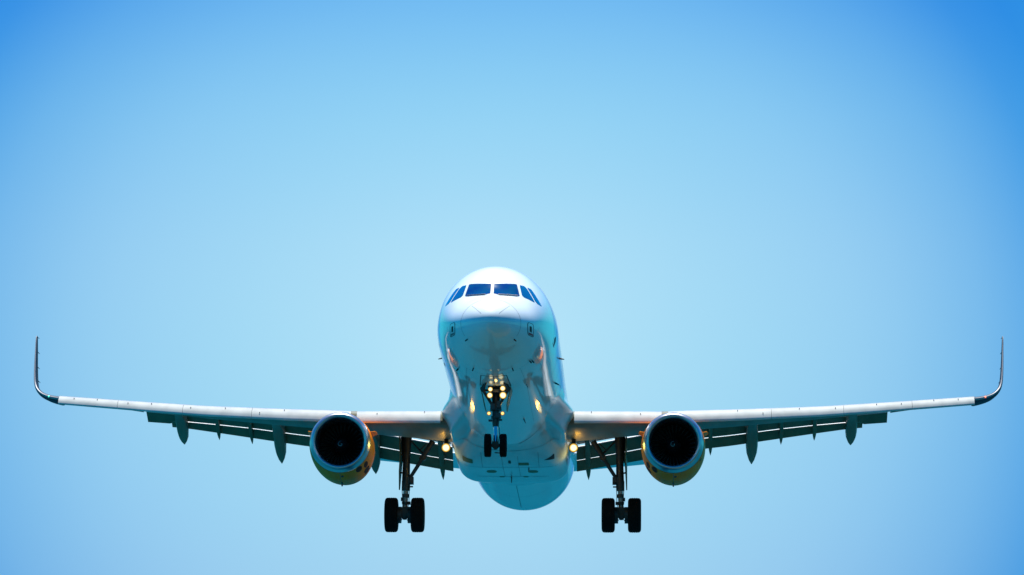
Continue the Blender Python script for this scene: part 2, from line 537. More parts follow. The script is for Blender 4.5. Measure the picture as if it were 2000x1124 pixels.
# static port plates: outlined box with a dark port
for s, zc_ in ((-1, -.80), (1, -.80)):
    cx = s * 1.235
    o_ = bez([(cx-.075, zc_-.19), (cx+.075, zc_-.19), (cx+.075, zc_+.17), (cx-.075, zc_+.17)], .2, 4)
    patch('static_port_outline', inset(o_, .018), lambda x, z: on_front(x, z, .003), M['black'], fus, .04)
    patch('static_port_plate', o_, lambda x, z: on_front(x, z, .006), M['white'], fus, .04)
    patch('static_port', [(cx-.032, zc_-.09), (cx+.032, zc_-.09), (cx+.032, zc_+.08), (cx-.032, zc_+.08)], lambda x, z: on_front(x, z, .009), M['black'], fus, .04)
    patch('static_port_stencil', [(cx-.062, zc_-.18), (cx+.062, zc_-.18), (cx+.062, zc_-.12), (cx-.062, zc_-.12)], lambda x, z: on_front(x, z, .009), M['red'] if s > 0 else M['seam'], fus, .03)
# door handle recess and step light by the forward door
patch('door_recess', [(5.25, 1.72), (5.75, 1.66), (5.85, 1.74), (5.45, 1.86)], lambda y, th: S(y, th, .006), M['black'], fus, .06)
patch('door_recess', [(6.9, 2.02), (7.3, 2.02), (7.3, 2.07), (6.9, 2.07)], lambda y, th: S(y, -th, .006), M['black'], fus, .06)
# probes
def probe(x, z, y=None, L=.16, r=.016):
    if y is None:
        y = front(x, z)
    th = ang(y, x, z)
    a, b = S(y, th, -.01), S(y, th, .09)
    b2 = b + Vector((0, -L, 0))
    MB().tube([a, b, b2], [r * 1.3, r * 1.2, r * .7], 8).build('pitot_probe', M['black'], fus)
probe(-.74, -1.235); probe(.74, -1.235)
def at_y(y, th):
    p = S(y, th)
    return p.x, p.z
for s in (-1, 1):
    x, z = at_y(2.72, s * (math.pi - .385))
    probe(x, z, 2.72)
x, z = at_y(3.2, 2.35); probe(x, z, 3.2, .05, .02)
x, z = at_y(3.0, math.pi - .75); probe(x, z, 3.0, .05, .02)
x, z = at_y(4.0, -2.45); probe(x, z, 4.0, .05, .02)
# blade aerials
def blade(y, th, h, c, tilt=.25, name='blade_aerial', material=None, thick=.03):
    n = (S(y, th, .1) - S(y, th)).normalized()
    a = S(y, th, -.02)
    dv = Vector((0, 1, 0))
    mb = MB()
    rings = []
    for k, (f_, cc, tt) in enumerate(((0, 1, 1), (.5, .75, .8), (.95, .5, .45), (1.0, .36, .2))):
        o_ = a + n * (h * f_ + .02) + dv * (tilt * h * f_)
        sd = dv.cross(n)
        rings.append([o_ + dv * (c * cc * u) + sd * (thick / 2 * tt * v) for u, v in ((-.5, 0), (-.3, 1), (.1, 1), (.5, 0), (.1, -1), (-.3, -1))])
    mb.loft(rings).build(name, material or M['white'], fus)
blade(9.0, 0.0, .30, .35)
blade(16.5, 0.0, .30, .35)
blade(9.6, 1.72, .16, .2, material=M['black'], thick=.05)
blade(11.0, 2.02, .16, .2, material=M['black'], thick=.05)
blade(9.2, -1.75, .14, .2, material=M['black'], thick=.04)
blade(12.2, math.pi - .36, .14, .4, material=M['seam'], thick=.05)
blade(6.0, math.pi - .52, .10, .2, material=M['seam'])

# ---- belly (wing to body) fairing
def fair_ring(y):
    wb = smooth(16.2, 19.6, y) * (1 - smooth(22.9, 27.5, y))       # how far the bottom hangs out
    wf = smooth(13.6, 16.3, y) * (1 - smooth(22.6, 26.0, y))       # how far the root fillet flares
    ww = smooth(13.6, 17.0, y) * (1 - smooth(24.0, 28.0, y))
    full = [(0, -2.43), (.6, -2.43), (1.15, -2.425), (1.52, -2.38), (1.78, -2.25), (1.94, -2.06), (2.00, -1.86), (2.02, -1.70), (2.05, -1.55), (2.11, -1.40), (2.20, -1.27), (2.28, -1.14), (2.27, -.99), (2.19, -.86), (2.08, -.70), (2.01, -.50), (1.95, -.32), (1.86, -.26)]
    full = [tuple(p) for p in catmull(full, 3)]
    res = []
    for (x, z) in full:
        th = math.atan2(x, z)
        r = .985
        fx, fz = 1.975 * r * math.sin(th), 2.07 * r * math.cos(th)
        k = wb + (wf - wb) * smooth(-2.15, -1.75, z)
        res.append((fx + (x - fx) * k, y, fz + (z - fz) * k))
    return res
rings = []
for y in list(np.arange(13.2, 28.6, .3)):
    h_ = fair_ring(y)
    rings.append([(-p[0], p[1], p[2]) for p in reversed(h_[1:])] + h_)
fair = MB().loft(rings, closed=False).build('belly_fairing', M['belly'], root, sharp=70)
fair_bvh = BVHTree.FromPolygons([v.co.copy() for v in fair.data.vertices], [tuple(p.vertices) for p in fair.data.polygons])
def under(x, y, off):
    h_ = fair_bvh.ray_cast(Vector((x, y, -6)), Vector((0, 0, 1)))
    if h_[0] is None:
        return Vector((x, y, -2.4 - off))
    n = h_[1] if h_[1].z < 0 else -h_[1]
    return h_[0] + n * off
def uvent(name, outline, m, r=.3):
    patch(name, bez(outline, r, 4), lambda x, y: under(x, y, .006), m, fair, .08)
def rect(cx, cy, w_, l_):
    return [(cx - w_/2, cy - l_/2), (cx + w_/2, cy - l_/2), (cx + w_/2, cy + l_/2), (cx - w_/2, cy + l_/2)]
uvent('ram_air_vent', rect(-1.50, 18.95, .36, .42), M['vent'], .1)
uvent('ram_air_vent', rect(.47, 19.15, .36, .40), M['vent'], .1)
uvent('outlet_vent', rect(-.72, 20.75, .36, .60), M['vent'], .45)
uvent('outlet_vent', rect(.75, 20.75, .36, .60), M['vent'], .45)
uvent('drain_vent', rect(-.39, 22.0, .18, .22), M['vent'], .4)
uvent('drain_vent', rect(.46, 22.0, .18, .22), M['vent'], .4)
uvent('air_scoop', [(1.18, 18.75), (1.56, 18.45), (1.56, 18.85)], M['black'], .1)
uvent('air_scoop', rect(-.36, 17.85, .30, .10), M['black'], .1)
uvent('air_scoop', rect(-.02, 18.85, .09, .40), M['black'], .2)
mb = MB()
for (x0, y0, x1, y1) in ((-1.75, 19.75, 1.75, 19.75), (-.28, 18.2, -.28, 21.9), (.28, 18.2, .28, 21.9), (-1.0, 18.0, -1.0, 19.75), (1.0, 18.0, 1.0, 19.75), (-1.3, 21.9, 1.3, 21.9), (-1.75, 17.6, 1.75, 17.6)):
    n_ = 24
    P = [under(x0 + (x1-x0) * k / n_, y0 + (y1-y0) * k / n_, .004) for k in range(n_ + 1)]
    d = Vector((x1 - x0, y1 - y0, 0)).normalized()
    sd = Vector((-d.y, d.x, 0)) * (.020 if abs(d.x) > .5 else .006)
    mb.add([p + sd for p in P] + [p - sd for p in P], [(i, i+1, n_+2+i, n_+1+i) for i in range(n_)])
mb.build('panel_seam', M['seam'], fair)
def umast(x, y, h, c):
    p = under(x, y, -.02)
    MB().loft([[p + Vector((w_ * .03, u * c, 0)) for u, w_ in ((-.5, 0), (0, 1), (.5, 0), (0, -1))],
               [p + Vector((w_ * .02, u * c * .6 + .1, -h)) for u, w_ in ((-.5, 0), (0, 1), (.5, 0), (0, -1))]]).build('drain_mast', M['seam'], fair)
umast(-.06, 22.0, .22, .3)
umast(.62, 20.0, .10, .2)
# dark front joint of the fairing
mb = MB()
for s in (-1, 1):
    P = []
    for k in range(20):
        t = k / 19
        P.append((17.05 - 2.0 * t ** 1.3 - .4 * t, s * (math.pi - .10 - .72 * t)))
    P2 = [S(y, th, .012) for y, th in P]
    wdt = [.010 + .02 * math.sin(math.pi * min(1, k / 19 + .1)) for k in range(20)]
    mb.add([p + Vector((0, w_, 0)) for p, w_ in zip(P2, wdt)] + [p - Vector((0, w_, 0)) for p, w_ in zip(P2, wdt)], [(i, i+1, 21+i, 20+i) for i in range(19)])
mb.build('fairing_gap', M['black'], fair)

# ---- wings
def LE(x): return 16.0 + .52 * (x - 1.98)
def TE(x): return 22.9 + .2 * max(x - 6.4, 0)
ZX = [1.4, 2.4, 3.6, 5.4, 6.4, 8.2, 11.0, 13.25, 16.5, 17.0]
ZT = [-1.06, -.97, -.87, -.725, -.60, -.40, -.06, .27, .76, .84]
def zt(x): return interp(x, ZX, ZT)
LX = [1.5, 2.6, 3.8, 4.85, 6.4, 7.8, 9.6, 10.85, 12.1, 13.4, 16.6, 17]
LZ = [-1.30, -1.10, -.88, -.69, -.50, -.31, -.11, .01, .2, .36, .86, .9]
def zl(x): return interp(x, LX, LZ) + .05
def wing_ring(x):
    L, c = LE(x), TE(x) - LE(x)
    t = .125 * c if x < 6.4 else interp(x, [6.4, 16.6], [.125, .115]) * c
    z0, z1 = zt(x), zl(x)
    up = [(.055, -.30), (.075, -.06), (.11, .07), (.20, .22), (.35, .28), (.55, .16)]
    lo = [(.05, -.42), (.07, -.55), (.13, -.66), (.25, -.74), (.42, -.72)]
    P = [(1.0, z1 + .02)]
    P.append((.80, (z1 + .02) * .62 + (z0 + .16 * t) * .38 + .02 * t))
    P += [(s, z0 + k * t) for s, k in reversed(up)]
    P += [(s, z0 + k * t) for s, k in lo]
    zm = z0 - .72 * t
    P += [(.62, zm * .62 + z1 * .38 - .02 * t), (.82, zm * .2 + z1 * .8 - .01 * t), (1.0, z1 - .015)]
    C = catmull(P, 5)
    return [(x, L + p[0] * c, p[1]) for p in C]
def mirror(ring, s):
    return [(s * p[0], p[1], p[2]) for p in ring]
SX = list(np.arange(1.9, 16.61, .3)) + [16.62]
SLAT = [(.32, .012), (.12, -.005), (-.06, -.06), (-.23, -.165), (-.36, -.29), (-.43, -.40), (-.455, -.465), (-.44, -.505), (-.39, -.51), (-.26, -.385), (-.10, -.24), (.08, -.11), (.28, -.015)]
def slat_ring(x):
    k = interp(x, [2.3, 8, 16.6], [1.0, .97, .72])
    return [(x, LE(x) + a * k, zt(x) + b * k) for a, b in SLATC]
SLATC = [tuple(p) for p in catmull(SLAT, 4, closed=True)]
# flap stations: x, (y, z) of the main flap's nose, of the tab's nose and of the trailing edge
FIN = [(2.22, 23.15, -1.17, 23.75, -1.58, 24.15, -1.92), (2.61, 23.15, -1.10, 23.75, -1.51, 24.15, -1.85), (3.78, 23.15, -.88, 23.75, -1.30, 24.15, -1.64), (4.86, 23.15, -.69, 23.75, -1.09, 24.15, -1.45), (6.30, 23.15, -.46, 23.75, -.84, 24.15, -1.17)]
FOUT = [(6.45, 23.15, -.47, 23.62, -.82, 24.0, -1.15), (7.81, 23.44, -.31, 23.89, -.63, 24.27, -.95), (9.64, 23.80, -.11, 24.25, -.33, 24.63, -.62), (10.88, 24.04, .02, 24.49, -.16, 24.87, -.40), (12.12, 24.28, .18, 24.73, -.01, 25.08, -.19), (13.52, 24.54, .36, 25.05, .14, 25.40, -.03)]
def fst(tab, x):
    xs = [r[0] for r in tab]
    return [interp(x, xs, [r[i] for r in tab]) for i in range(1, 7)]
def element(y0, z0, y1, z1, thick, nose=.5):
    """closed flap section from nose (y0,z0) to trailing edge (y1,z1)"""
    d = np.array([y1 - y0, z1 - z0]); c = np.linalg.norm(d); d /= c
    n = np.array([-d[1], d[0]])
    if n[1] < 0: n = -n
    t = thick
    P = [(1.0, .004), (.7, .42 * t / c), (.4, .78 * t / c), (.18, .80 * t / c), (.05, .52 * t / c), (0, .12 * t / c), (.03, -.12 * t / c), (.12, -.16 * t / c), (.5, -.06 * t / c), (1.0, -.004)]
    P = catmull(P, 3)
    return [np.array([y0, z0]) + d * p[0] * c + n * p[1] * c for p in P]
def pale_nose(o, n):
    """the nose gets a paler colour standing for sunlight, the underside grey paint"""
    for k, p in enumerate(o.data.polygons):
        if len(p.vertices) == 4 and 6 <= k % n <= 17:
            p.material_index = 1
BIG = [(12.2, 25.55, -.72, .42, .44), (8.58, 25.25, -1.47, .44, .55), (5.11, 24.9, -1.90, .44, .62)]
SMALL = [(10.86, 25.0, -.64, .15, .2), (9.65, 25.0, -.79, .15, .22), (7.08, 24.9, -1.21, .16, .25), (2.65, 25.0, -2.10, .20, .30)]
WING = {}
for s in (-1, 1):
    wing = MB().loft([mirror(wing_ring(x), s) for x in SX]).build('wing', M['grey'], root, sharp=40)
    WING[s] = wing
    for a, b in ((2.32, 5.33), (5.56, 9.19), (9.202, 11.79), (11.802, 14.29), (14.302, 16.60)):
        n_ = max(4, int((b - a) / .35))
        rr = [mirror(slat_ring(a + (b - a) * k / n_), s) for k in range(n_ + 1)]
        MB().loft(rr).build('slat', M['slat'], wing, sharp=50)
    for tab, a, b, tb in ((FIN, 2.24, 6.26, 6.26), (FOUT, 6.47, 13.52, 12.62)):
        n_ = int((b - a) / .4)
        rm, rn = [], []
        for k in range(n_ + 1):
            x = a + (b - a) * k / n_
            y0, z0, y1, z1, y2, z2 = fst(tab, x)
            if x > tb:
                y1, z1 = y1 + .16, z1 - .10
            rm.append([(s * x, q[0], q[1]) for q in element(y0, z0 - .012, y1 - .015, z1 + .020, .13)])
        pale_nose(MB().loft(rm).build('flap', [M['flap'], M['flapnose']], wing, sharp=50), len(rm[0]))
        n_ = int((tb - a) / .4)
        rt = []
        for k in range(n_ + 1):
            x = a + (tb - a) * k / n_
            y0, z0, y1, z1, y2, z2 = fst(tab, x)
            rt.append([(s * x, q[0], q[1]) for q in element(y1, z1 - .005, y2, z2, .085)])
        pale_nose(MB().loft(rt).build('flap_tab', [M['flap'], M['flapnose']], wing, sharp=50), len(rt[0]))
    # drooped aileron
    ra = []
    for k in range(9):
        x = 13.62 + (16.4 - 13.62) * k / 8
        c = TE(x) - LE(x)
        y0 = TE(x) - .05
        ra.append([(s * x, q[0], q[1]) for q in element(y0, zl(x) - .03, y0 + .34, zl(x) - .06 - .02 * (16.4 - x), .06)])
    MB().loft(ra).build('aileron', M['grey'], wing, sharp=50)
    # flap track fairings: a canoe hung under the wing, its tail drooped with the flap
    for (x, yt, zt_, wd, dp) in BIG + SMALL:
        L, c = LE(x), TE(x) - LE(x)
        big = wd > .3
        ya = L + (.50 if big else .80) * c
        zlow = lambda y: interp(y, [L + .42 * c, L + .62 * c, L + .82 * c, L + c], [zt(x) - .72 * .122 * c, (zt(x) - .72 * .122 * c) * .62 + zl(x) * .38, (zt(x) - .72 * .122 * c) * .2 + zl(x) * .8, zl(x)])
        yk = TE(x) - .05
        zk = zlow(yk) - (.40 if big else .18) - .10 * (x < 6)
        st_ = [(ya, zlow(ya) + .02, .10, .06), (ya + .35 * (yk - ya), zlow(ya + .35 * (yk - ya)) - .10, .75, .55), (yk, zk, 1.0, 1.0)]
        for t, wk, hk in ((.3, 1.0, 1.0), (.58, .99, .94), (.76, .86, .76), (.89, .56, .50), (1.0, .07, .10)):
            st_.append((yk + (yt - yk) * t, zk + (zt_ - zk) * t, wk, hk))
        rr = []
        for (y, zb, wk, hk) in st_:
            w2, h2 = wd / 2 * wk, dp * hk
            rr.append([(s * (x + px * w2), y, zb + pz * h2) for px, pz in ((-1, .75), (-1, .32), (-.80, .06), (-.42, 0), (.42, 0), (.80, .06), (1, .32), (1, .75), (.6, 1.0), (-.6, 1.0))])
        MB().loft(rr).build('flap_track_fairing', M['grey' if big else 'flap'], wing, sharp=28)
    # sharklet
    path = [(16.60, .665, 23.52, 1.72), (16.85, .735, 23.75, 1.60), (17.12, .84, 24.02, 1.48), (17.36, .98, 24.28, 1.36), (17.55, 1.18, 24.55, 1.25), (17.66, 1.42, 24.80, 1.15), (17.72, 1.75, 25.03, 1.04), (17.77, 2.3, 25.38, .86), (17.81, 2.9, 25.76, .68), (17.84, 3.36, 26.06, .50), (17.845, 3.46, 26.25, .30)]
    pc = catmull(path, 4)
    rr, rl = [], []
    for i, p in enumerate(pc):
        a, b = pc[max(i-1, 0)], pc[min(i+1, len(pc)-1)]
        t = np.array([b[0] - a[0], b[1] - a[1]]); t /= np.linalg.norm(t)
        n = np.array([-t[1], t[0]])
        c = p[3]
        sec = [(1, 0), (.7, .030), (.4, .058), (.18, .058), (.05, .034), (0, 0), (.05, -.034), (.18, -.056), (.4, -.056), (.7, -.030)]
        th = interp(p[1], [.66, 1.2, 3.4], [1.15, .9, .85])
        rr.append([(s * (p[0] + n[0] * q[1] * c * th), p[2] + q[0] * c, p[1] + n[1] * q[1] * c * th + (.02 if i == 0 else 0)) for q in catmull(sec, 3, closed=True)])
        le = [(.012, .024), (.002, .015), (-.012, 0), (.004, -.018), (.02, -.030)]
        rl.append([(s * (p[0] + n[0] * q[1] * c * th), p[2] + q[0] * c, p[1] + n[1] * q[1] * c * th + (.02 if i == 0 else 0)) for q in catmull(le, 3, closed=True)])
    MB().loft(rr).build('winglet', M['winglet'], wing, sharp=50)
    MB().loft(rl).build('winglet_leading_edge', M['winglet_edge'], wing, sharp=50)
    for (xx, zz, yy) in ((17.845, 3.44, 26.5), (17.80, 2.85, 26.4), (17.76, 2.25, 26.2), (17.70, 1.7, 26.05)):
        MB().tube([(s * xx, yy - .12, zz), (s * (xx - .03), yy + .25, zz)], [.018, .006], 6).build('static_wick', M['black'], wing)
    MB().revolve([(-.06, .004), (-.05, .018), (-.02, .03), (.05, .034), (.12, .02)], (s * 17.03, 23.93, .80), seg=12, cap=True).build('navigation_light', M['navred' if s > 0 else 'navgreen'], wing)
    # small de-icing ports and slat track marks on the slat fronts
    for xx, fr_ in ((2.9, .3), (4.6, .5), (8.0, .35), (8.9, .75), (10.2, .4), (11.5, .55), (13.0, .4), (13.9, .55), (15.1, .35), (16.0, .45)):
        k = interp(xx, [2.3, 8, 16.6], [1.0, .97, .72])
        yy = LE(xx) + (.0 - .23 * fr_ / .5) * k
        zz = zt(xx) + (-.03 - .13 * (fr_ / .5) ** 1.5) * k
        MB().box((s * xx, yy - .01, zz + .012), (.026, .05, .026)).build('slat_port', M['black'], wing, smooth=False)

# ---- engines
def circ(c, r, n): return [(c[0] + r * math.cos(2*math.pi*k/n), c[1], c[2] + r * math.sin(2*math.pi*k/n)) for k in range(n)]
EY, EZ, EX = 14.85, -2.27, 5.74
OUTER = [(0.30, 1.052), (.50, 1.075), (.9, 1.098), (1.4, 1.108), (1.9, 1.10), (2.5, 1.06), (3.1, .99), (3.5, .93), (3.52, .90), (3.3, .90)]
def sag(a, z):
    """the cowl hangs lower than it is wide: its underside carries the gearbox"""
    return z * (1 + .09 * smooth(.31, 1.3, a)) if z < 0 else z
LIP = [(.36, .775), (.24, .784), (.14, .80), (.06, .83), (.016, .868), (0.0, .903), (.012, .94), (.045, .972), (.10, .998), (.18, 1.022), (.30, 1.049)]
ENG = {}
for s in (-1, 1):
    cc = (s * EX, EY, EZ)
    eng = MB().revolve([tuple(p) for p in catmull(OUTER[:8], 4)] + OUTER[8:], cc, seg=96)
    eng.v = [(p[0], p[1], EZ + sag(p[1] - EY, p[2] - EZ)) for p in eng.v]
    eng = eng.build('engine', M['yellow'], root, sharp=50)
    ENG[s] = eng
    MB().revolve([tuple(p) for p in catmull(LIP, 3)], cc, seg=96).build('intake_lip', M['lip'], eng, sharp=60)
    MB().revolve([(.36, .774), (.7, .78), (1.0, .79), (1.45, .79), (1.45, .2)], cc, seg=72).build('intake_liner', M['liner'], eng)
    MB().revolve([(1.40, .80), (1.42, .01)], cc, seg=48).build('fan_backing', M['spin'], eng)
    mb = MB()
    for k in range(30):
        a0 = 2 * math.pi * k / 30
        P = []
        for (r, tw, y0, y1) in ((.27, .09, 1.02, 1.22), (.5, .12, .98, 1.20), (.7, .12, .98, 1.16), (.782, .11, 1.0, 1.12)):
            P.append(((r * math.sin(a0), y0, r * math.cos(a0)), (r * math.sin(a0 + tw / r * .62), y1, r * math.cos(a0 + tw / r * .62))))
        v = [(s * EX + p[0], EY + p[1], EZ + p[2]) for q in P for p in q]
        mb.add(v, [(2*i, 2*i+1, 2*i+3, 2*i+2) for i in range(3)])
    mb.build('fan', M['fan'], eng)
    sp = [(.62, .004), (.64, .04), (.70, .10), (.80, .17), (.92, .23), (1.06, .27), (1.2, .285)]
    MB().revolve(sp, cc, seg=40, cap=True).build('spinner', M['spin'], eng)
    # white comma painted on the spinner
    mb = MB()
    Lp, Rp = [], []
    for k in range(36):
        t = k / 35
        r = .03 + .085 * t
        a = 1.2 + 5.2 * t
        yy = interp(r, [q[1] for q in sp], [q[0] for q in sp]) - .006
        wd = .022 * (1 - .5 * t)
        for lst, rr_ in ((Lp, r - wd/2), (Rp, r + wd/2)):
            y2 = interp(rr_, [q[1] for q in sp], [q[0] for q in sp]) - .008
            lst.append((s * EX + rr_ * math.sin(a), EY + y2, EZ + rr_ * math.cos(a)))
    mb.add(Lp + Rp, [(i, i+1, 37+i, 36+i) for i in range(35)]).build('spinner_mark', M['mark'], eng)
    # exhaust core and plug
    MB().revolve([(3.3, .93), (3.3, .62), (3.9, .56), (4.5, .44), (4.5, .38)], cc, seg=48).build('core_nozzle', M['hot'], eng)
    MB().revolve([(4.2, .36), (4.6, .28), (5.2, .05), (5.25, .01)], cc, seg=32, cap=True).build('exhaust_plug', M['hot'], eng)
    def nac(a, ph, off=0.0):
        """nacelle skin at a metres behind the lip, ph radians from straight up towards the aircraft's +x"""
        r = interp(a, [q[0] for q in OUTER[:8]], [q[1] for q in OUTER[:8]]) + off
        return Vector((s * EX + r * math.sin(ph), EY + a, EZ + sag(a, r * math.cos(ph))))
    # chines either side
    for sd in (-1, 1):
        ph = sd * 1.16
        n = Vector((math.sin(ph), 0, math.cos(ph)))
        P = [nac(.75, ph, -.01), nac(1.0, ph, .16), nac(1.45, ph, .20), nac(1.75, ph, .20), nac(1.80, ph, -.01)]
        MB().plate(P, .02).build('nacelle_strake', M['yellow'], eng)
    # rounded brown letters of the marking on the inboard flank
    for (a, p0, w_, h_) in ((.60, 2.50, .26, .115), (.80, 2.22, .30, .09), (1.45, 2.25, .30, .13), (1.9, 2.25, .25, .13)):
        pc_ = -s * p0
        ell = [(a + w_ * math.cos(2*math.pi*k/20), pc_ + h_ * math.sin(2*math.pi*k/20)) for k in range(20)]
        patch('nacelle_marking', ell, lambda u, v: nac(u, v, .006), M['brown'], eng, .06)
    patch('nacelle_marking', [(.5, s * 2.05), (.62, s * 2.02), (.66, s * 2.12), (.52, s * 2.16)], lambda u, v: nac(u, v, .006), M['black'], eng, .05)
    # cowl latches and vents
    mb = MB()
    for a in (.33, 1.30, 2.4):
        Lr = [nac(a, t, .003) for t in np.linspace(0, 2*math.pi, 97)]
        mb.add(Lr + [p + Vector((0, .016, 0)) for p in Lr], [(i, i+1, 98+i, 97+i) for i in range(96)])
    Lr = [nac(a, math.pi, .004) for a in np.linspace(.34, 2.4, 20)]
    mb.add([p + Vector((.008, 0, 0)) for p in Lr] + [p - Vector((.008, 0, 0)) for p in Lr], [(i, i+1, 21+i, 20+i) for i in range(19)])
    mb.build('cowl_seam', M['seam'], eng)
    patch('cowl_vent', [(.62, math.pi - .10), (.78, math.pi - .10), (.78, math.pi - .03), (.62, math.pi - .03)], lambda u, v: nac(u, v, .006), M['black'], eng, .05)
    p = nac(1.55, math.pi, -.01)
    MB().loft([[p + Vector((w_ * .035, u * .22, 0)) for u, w_ in ((-.5, 0), (0, 1), (.5, 0), (0, -1))], [p + Vector((w_ * .025, u * .16 + .05, -.14)) for u, w_ in ((-.5, 0), (0, 1), (.5, 0), (0, -1))]]).build('drain_mast', M['black'], eng)
    # pylon to the wing
    rr = []
    for (y, w_, z0, z1) in ((16.1, .10, EZ + 1.10, EZ + 1.22), (16.8, .36, EZ + .9, EZ + 1.33), (17.6, .46, EZ + .8, EZ + 1.44), (18.6, .46, EZ + .6, EZ + 1.50), (20.0, .42, EZ + .75, EZ + 1.45), (21.6, .10, EZ + 1.05, EZ + 1.3)):
        rr.append([(s * EX + px * w_ / 2, y, z0 + (z1 - z0) * pz) for px, pz in ((-1, 0), (1, 0), (1, .8), (.6, 1), (-.6, 1), (-1, .8))])
    MB().loft(rr).build('pylon', M['white'], eng, sharp=50)

# ---- landing gear
def tyre_prof(r, w_, rim):
    h = w_ / 2
    half = [(0, r), (.28 * h, r), (.60 * h, r * .995), (.80 * h, r * .965), (.94 * h, r * .90), (1.0 * h, r * .80), (.97 * h, r * .70), (.84 * h, rim * 1.02), (.70 * h, rim)]
    half = [tuple(p) for p in catmull(half, 3)]
    return [(-a, q) for a, q in reversed(half)] + half[1:]
def tyre(c, r, w_, rim, parent):
    P = tyre_prof(r, w_, rim)
    # circumferential tread grooves let into the crown of the profile
    crown = [q for q in P if abs(q[0]) <= .62 * w_ / 2 and q[1] > .9 * r]
    i0, i1 = P.index(crown[0]), P.index(crown[-1])
    for g in (-.5, -.17, .17, .5):
        a = g * w_ / 2
        crown = [q for q in crown if abs(q[0] - a) > .011]
        crown += [(a - .010, r * .997), (a - .007, r - .010), (a + .007, r - .010), (a + .010, r * .997)]
    crown.sort(key=lambda t: t[0])
    Q = P[:i0] + crown + P[i1 + 1:]
    MB().revolve(Q, c, axis=(1, 0, 0), seg=64, close_profile=True).build('tyre', M['rubber'], parent, sharp=40)
    h = w_ / 2
    MB().revolve([(-.72 * h, rim * 1.0), (-.70 * h, rim * .86), (-.35 * h, rim * .75), (-.30 * h, rim * .35), (-.60 * h, rim * .30), (-.62 * h, .01), (.62 * h, .01), (.60 * h, rim * .30), (.30 * h, rim * .35), (.35 * h, rim * .75), (.70 * h, rim * .86), (.72 * h, rim * 1.0)], c, axis=(1, 0, 0), seg=36).build('wheel_hub', M['dark'], parent)
for s in (-1, 1):
    ax = Vector((s * 3.88, 22.0, -3.82))
    top = Vector((s * 3.80, 21.75, -1.0))
    def X(x, y, z): return Vector((s * x, y, z))
    mb = MB()
    mb.tube([top + Vector((0, 0, .25)), top, X(3.80, 21.8, -1.35), X(3.82, 21.85, -1.8), X(3.83, 21.9, -2.55), X(3.835, 21.92, -2.62), X(3.84, 21.93, -2.95)], [.16, .17, .15, .13, .135, .155, .15], 18)
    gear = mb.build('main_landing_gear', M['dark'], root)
    MB().tube([X(3.84, 21.93, -2.93), ax + Vector((0, 0, .1))], [.095, .095], 18).build('oleo_piston', M['gearlight'], gear)
    mb = MB()
    mb.tube([X(3.84, 21.93, -3.08), X(3.84, 21.93, -3.20)], [.13, .13], 16)
    mb.tube([X(3.85, 21.94, -3.35), X(3.855, 21.95, -3.45)], [.135, .12], 16)
    mb.box(X(3.72, 21.95, -3.40), (.10, .16, .10))
    mb.box(X(3.97, 21.95, -3.26), (.09, .12, .12))
    mb.build('strut_collar', M['dark'], gear)
    MB().tube([ax - Vector((.62 * 1, 0, 0)), ax + Vector((.62, 0, 0))], .085, 16).build('axle', M['dark'], gear)
    MB().loft([[ax + Vector((px * .22, py * .22, .26)) * 1.0 for px, py in ((-1, -1), (1, -1), (1, 1), (-1, 1))], [ax + Vector((px * .17, py * .17, 0)) for px, py in ((-1, -1), (1, -1), (1, 1), (-1, 1))], [ax + Vector((px * .05, py * .06, -.17)) for px, py in ((-1, -1), (1, -1), (1, 1), (-1, 1))]]).build('axle_beam', M['dark'], gear)
    for d in (-1, 1):
        c = ax + Vector((d * .47, 0, 0))
        tyre(c, .622, .47, .30, gear)
        mb = MB()
        mb.revolve([(-.09, .30), (-.09, .18), (.09, .18), (.09, .30)], ax + Vector((d * .205, 0, 0)), axis=(1, 0, 0), seg=20, close_profile=True)
        for k in range(6):
            a = 2 * math.pi * k / 6 + .3
            mb.tube([ax + Vector((d * .13, .22 * math.sin(a), .22 * math.cos(a))), ax + Vector((d * .28, .22 * math.sin(a), .22 * math.cos(a)))], .05, 8)
        mb.build('brake_pack', M['dark'], gear)
        MB().tube([ax + Vector((d * .16, -.1, -.26)), ax + Vector((d * .10, -.12, -.20)), ax + Vector((d * .05, -.1, -.10))], .012, 6).build('brake_hose', M['black'], gear)
    # torque links ahead of... and behind the leg
    mb = MB()
    mb.plate([X(3.78, 22.05, -2.98), X(3.90, 22.05, -2.98), X(3.87, 22.42, -3.32), X(3.82, 22.42, -3.32)], .05)
    mb.plate([X(3.80, 22.12, -3.66), X(3.90, 22.12, -3.66), X(3.87, 22.44, -3.32), X(3.82, 22.44, -3.32)], .05)
    mb.build('torque_link', M['dark'], gear)
    # folding side stay
    mb = MB()
    mb.tube([X(3.70, 21.85, -2.52), X(3.22, 21.62, -1.80)], [.065, .075], 10)
    mb.tube([X(3.28, 21.64, -1.88), X(2.86, 21.5, -1.22)], [.095, .11], 10)
    mb.tube([X(3.22, 21.54, -1.80), X(3.22, 21.74, -1.80)], .12, 10)
    mb.build('side_stay', M['dark'], gear)
    mb = MB()
    mb.tube([X(3.72, 21.75, -1.12), X(3.46, 21.70, -1.40), X(3.22, 21.64, -1.66)], [.035, .03, .045], 8)
    mb.tube([X(3.36, 21.7, -1.54), X(3.10, 21.62, -1.30)], .022, 8)
    mb.build('lock_link', M['dark'], gear)
    mb = MB()
    mb.box(X(3.66, 21.88, -2.60), (.20, .2, .26))
    mb.box(X(3.64, 21.85, -2.82), (.12, .1, .04))
    mb.tube([X(3.66, 21.7, -2.66), X(3.60, 21.7, -2.74)], .05, 8)
    mb.build('stay_fitting', M['dark'], gear)
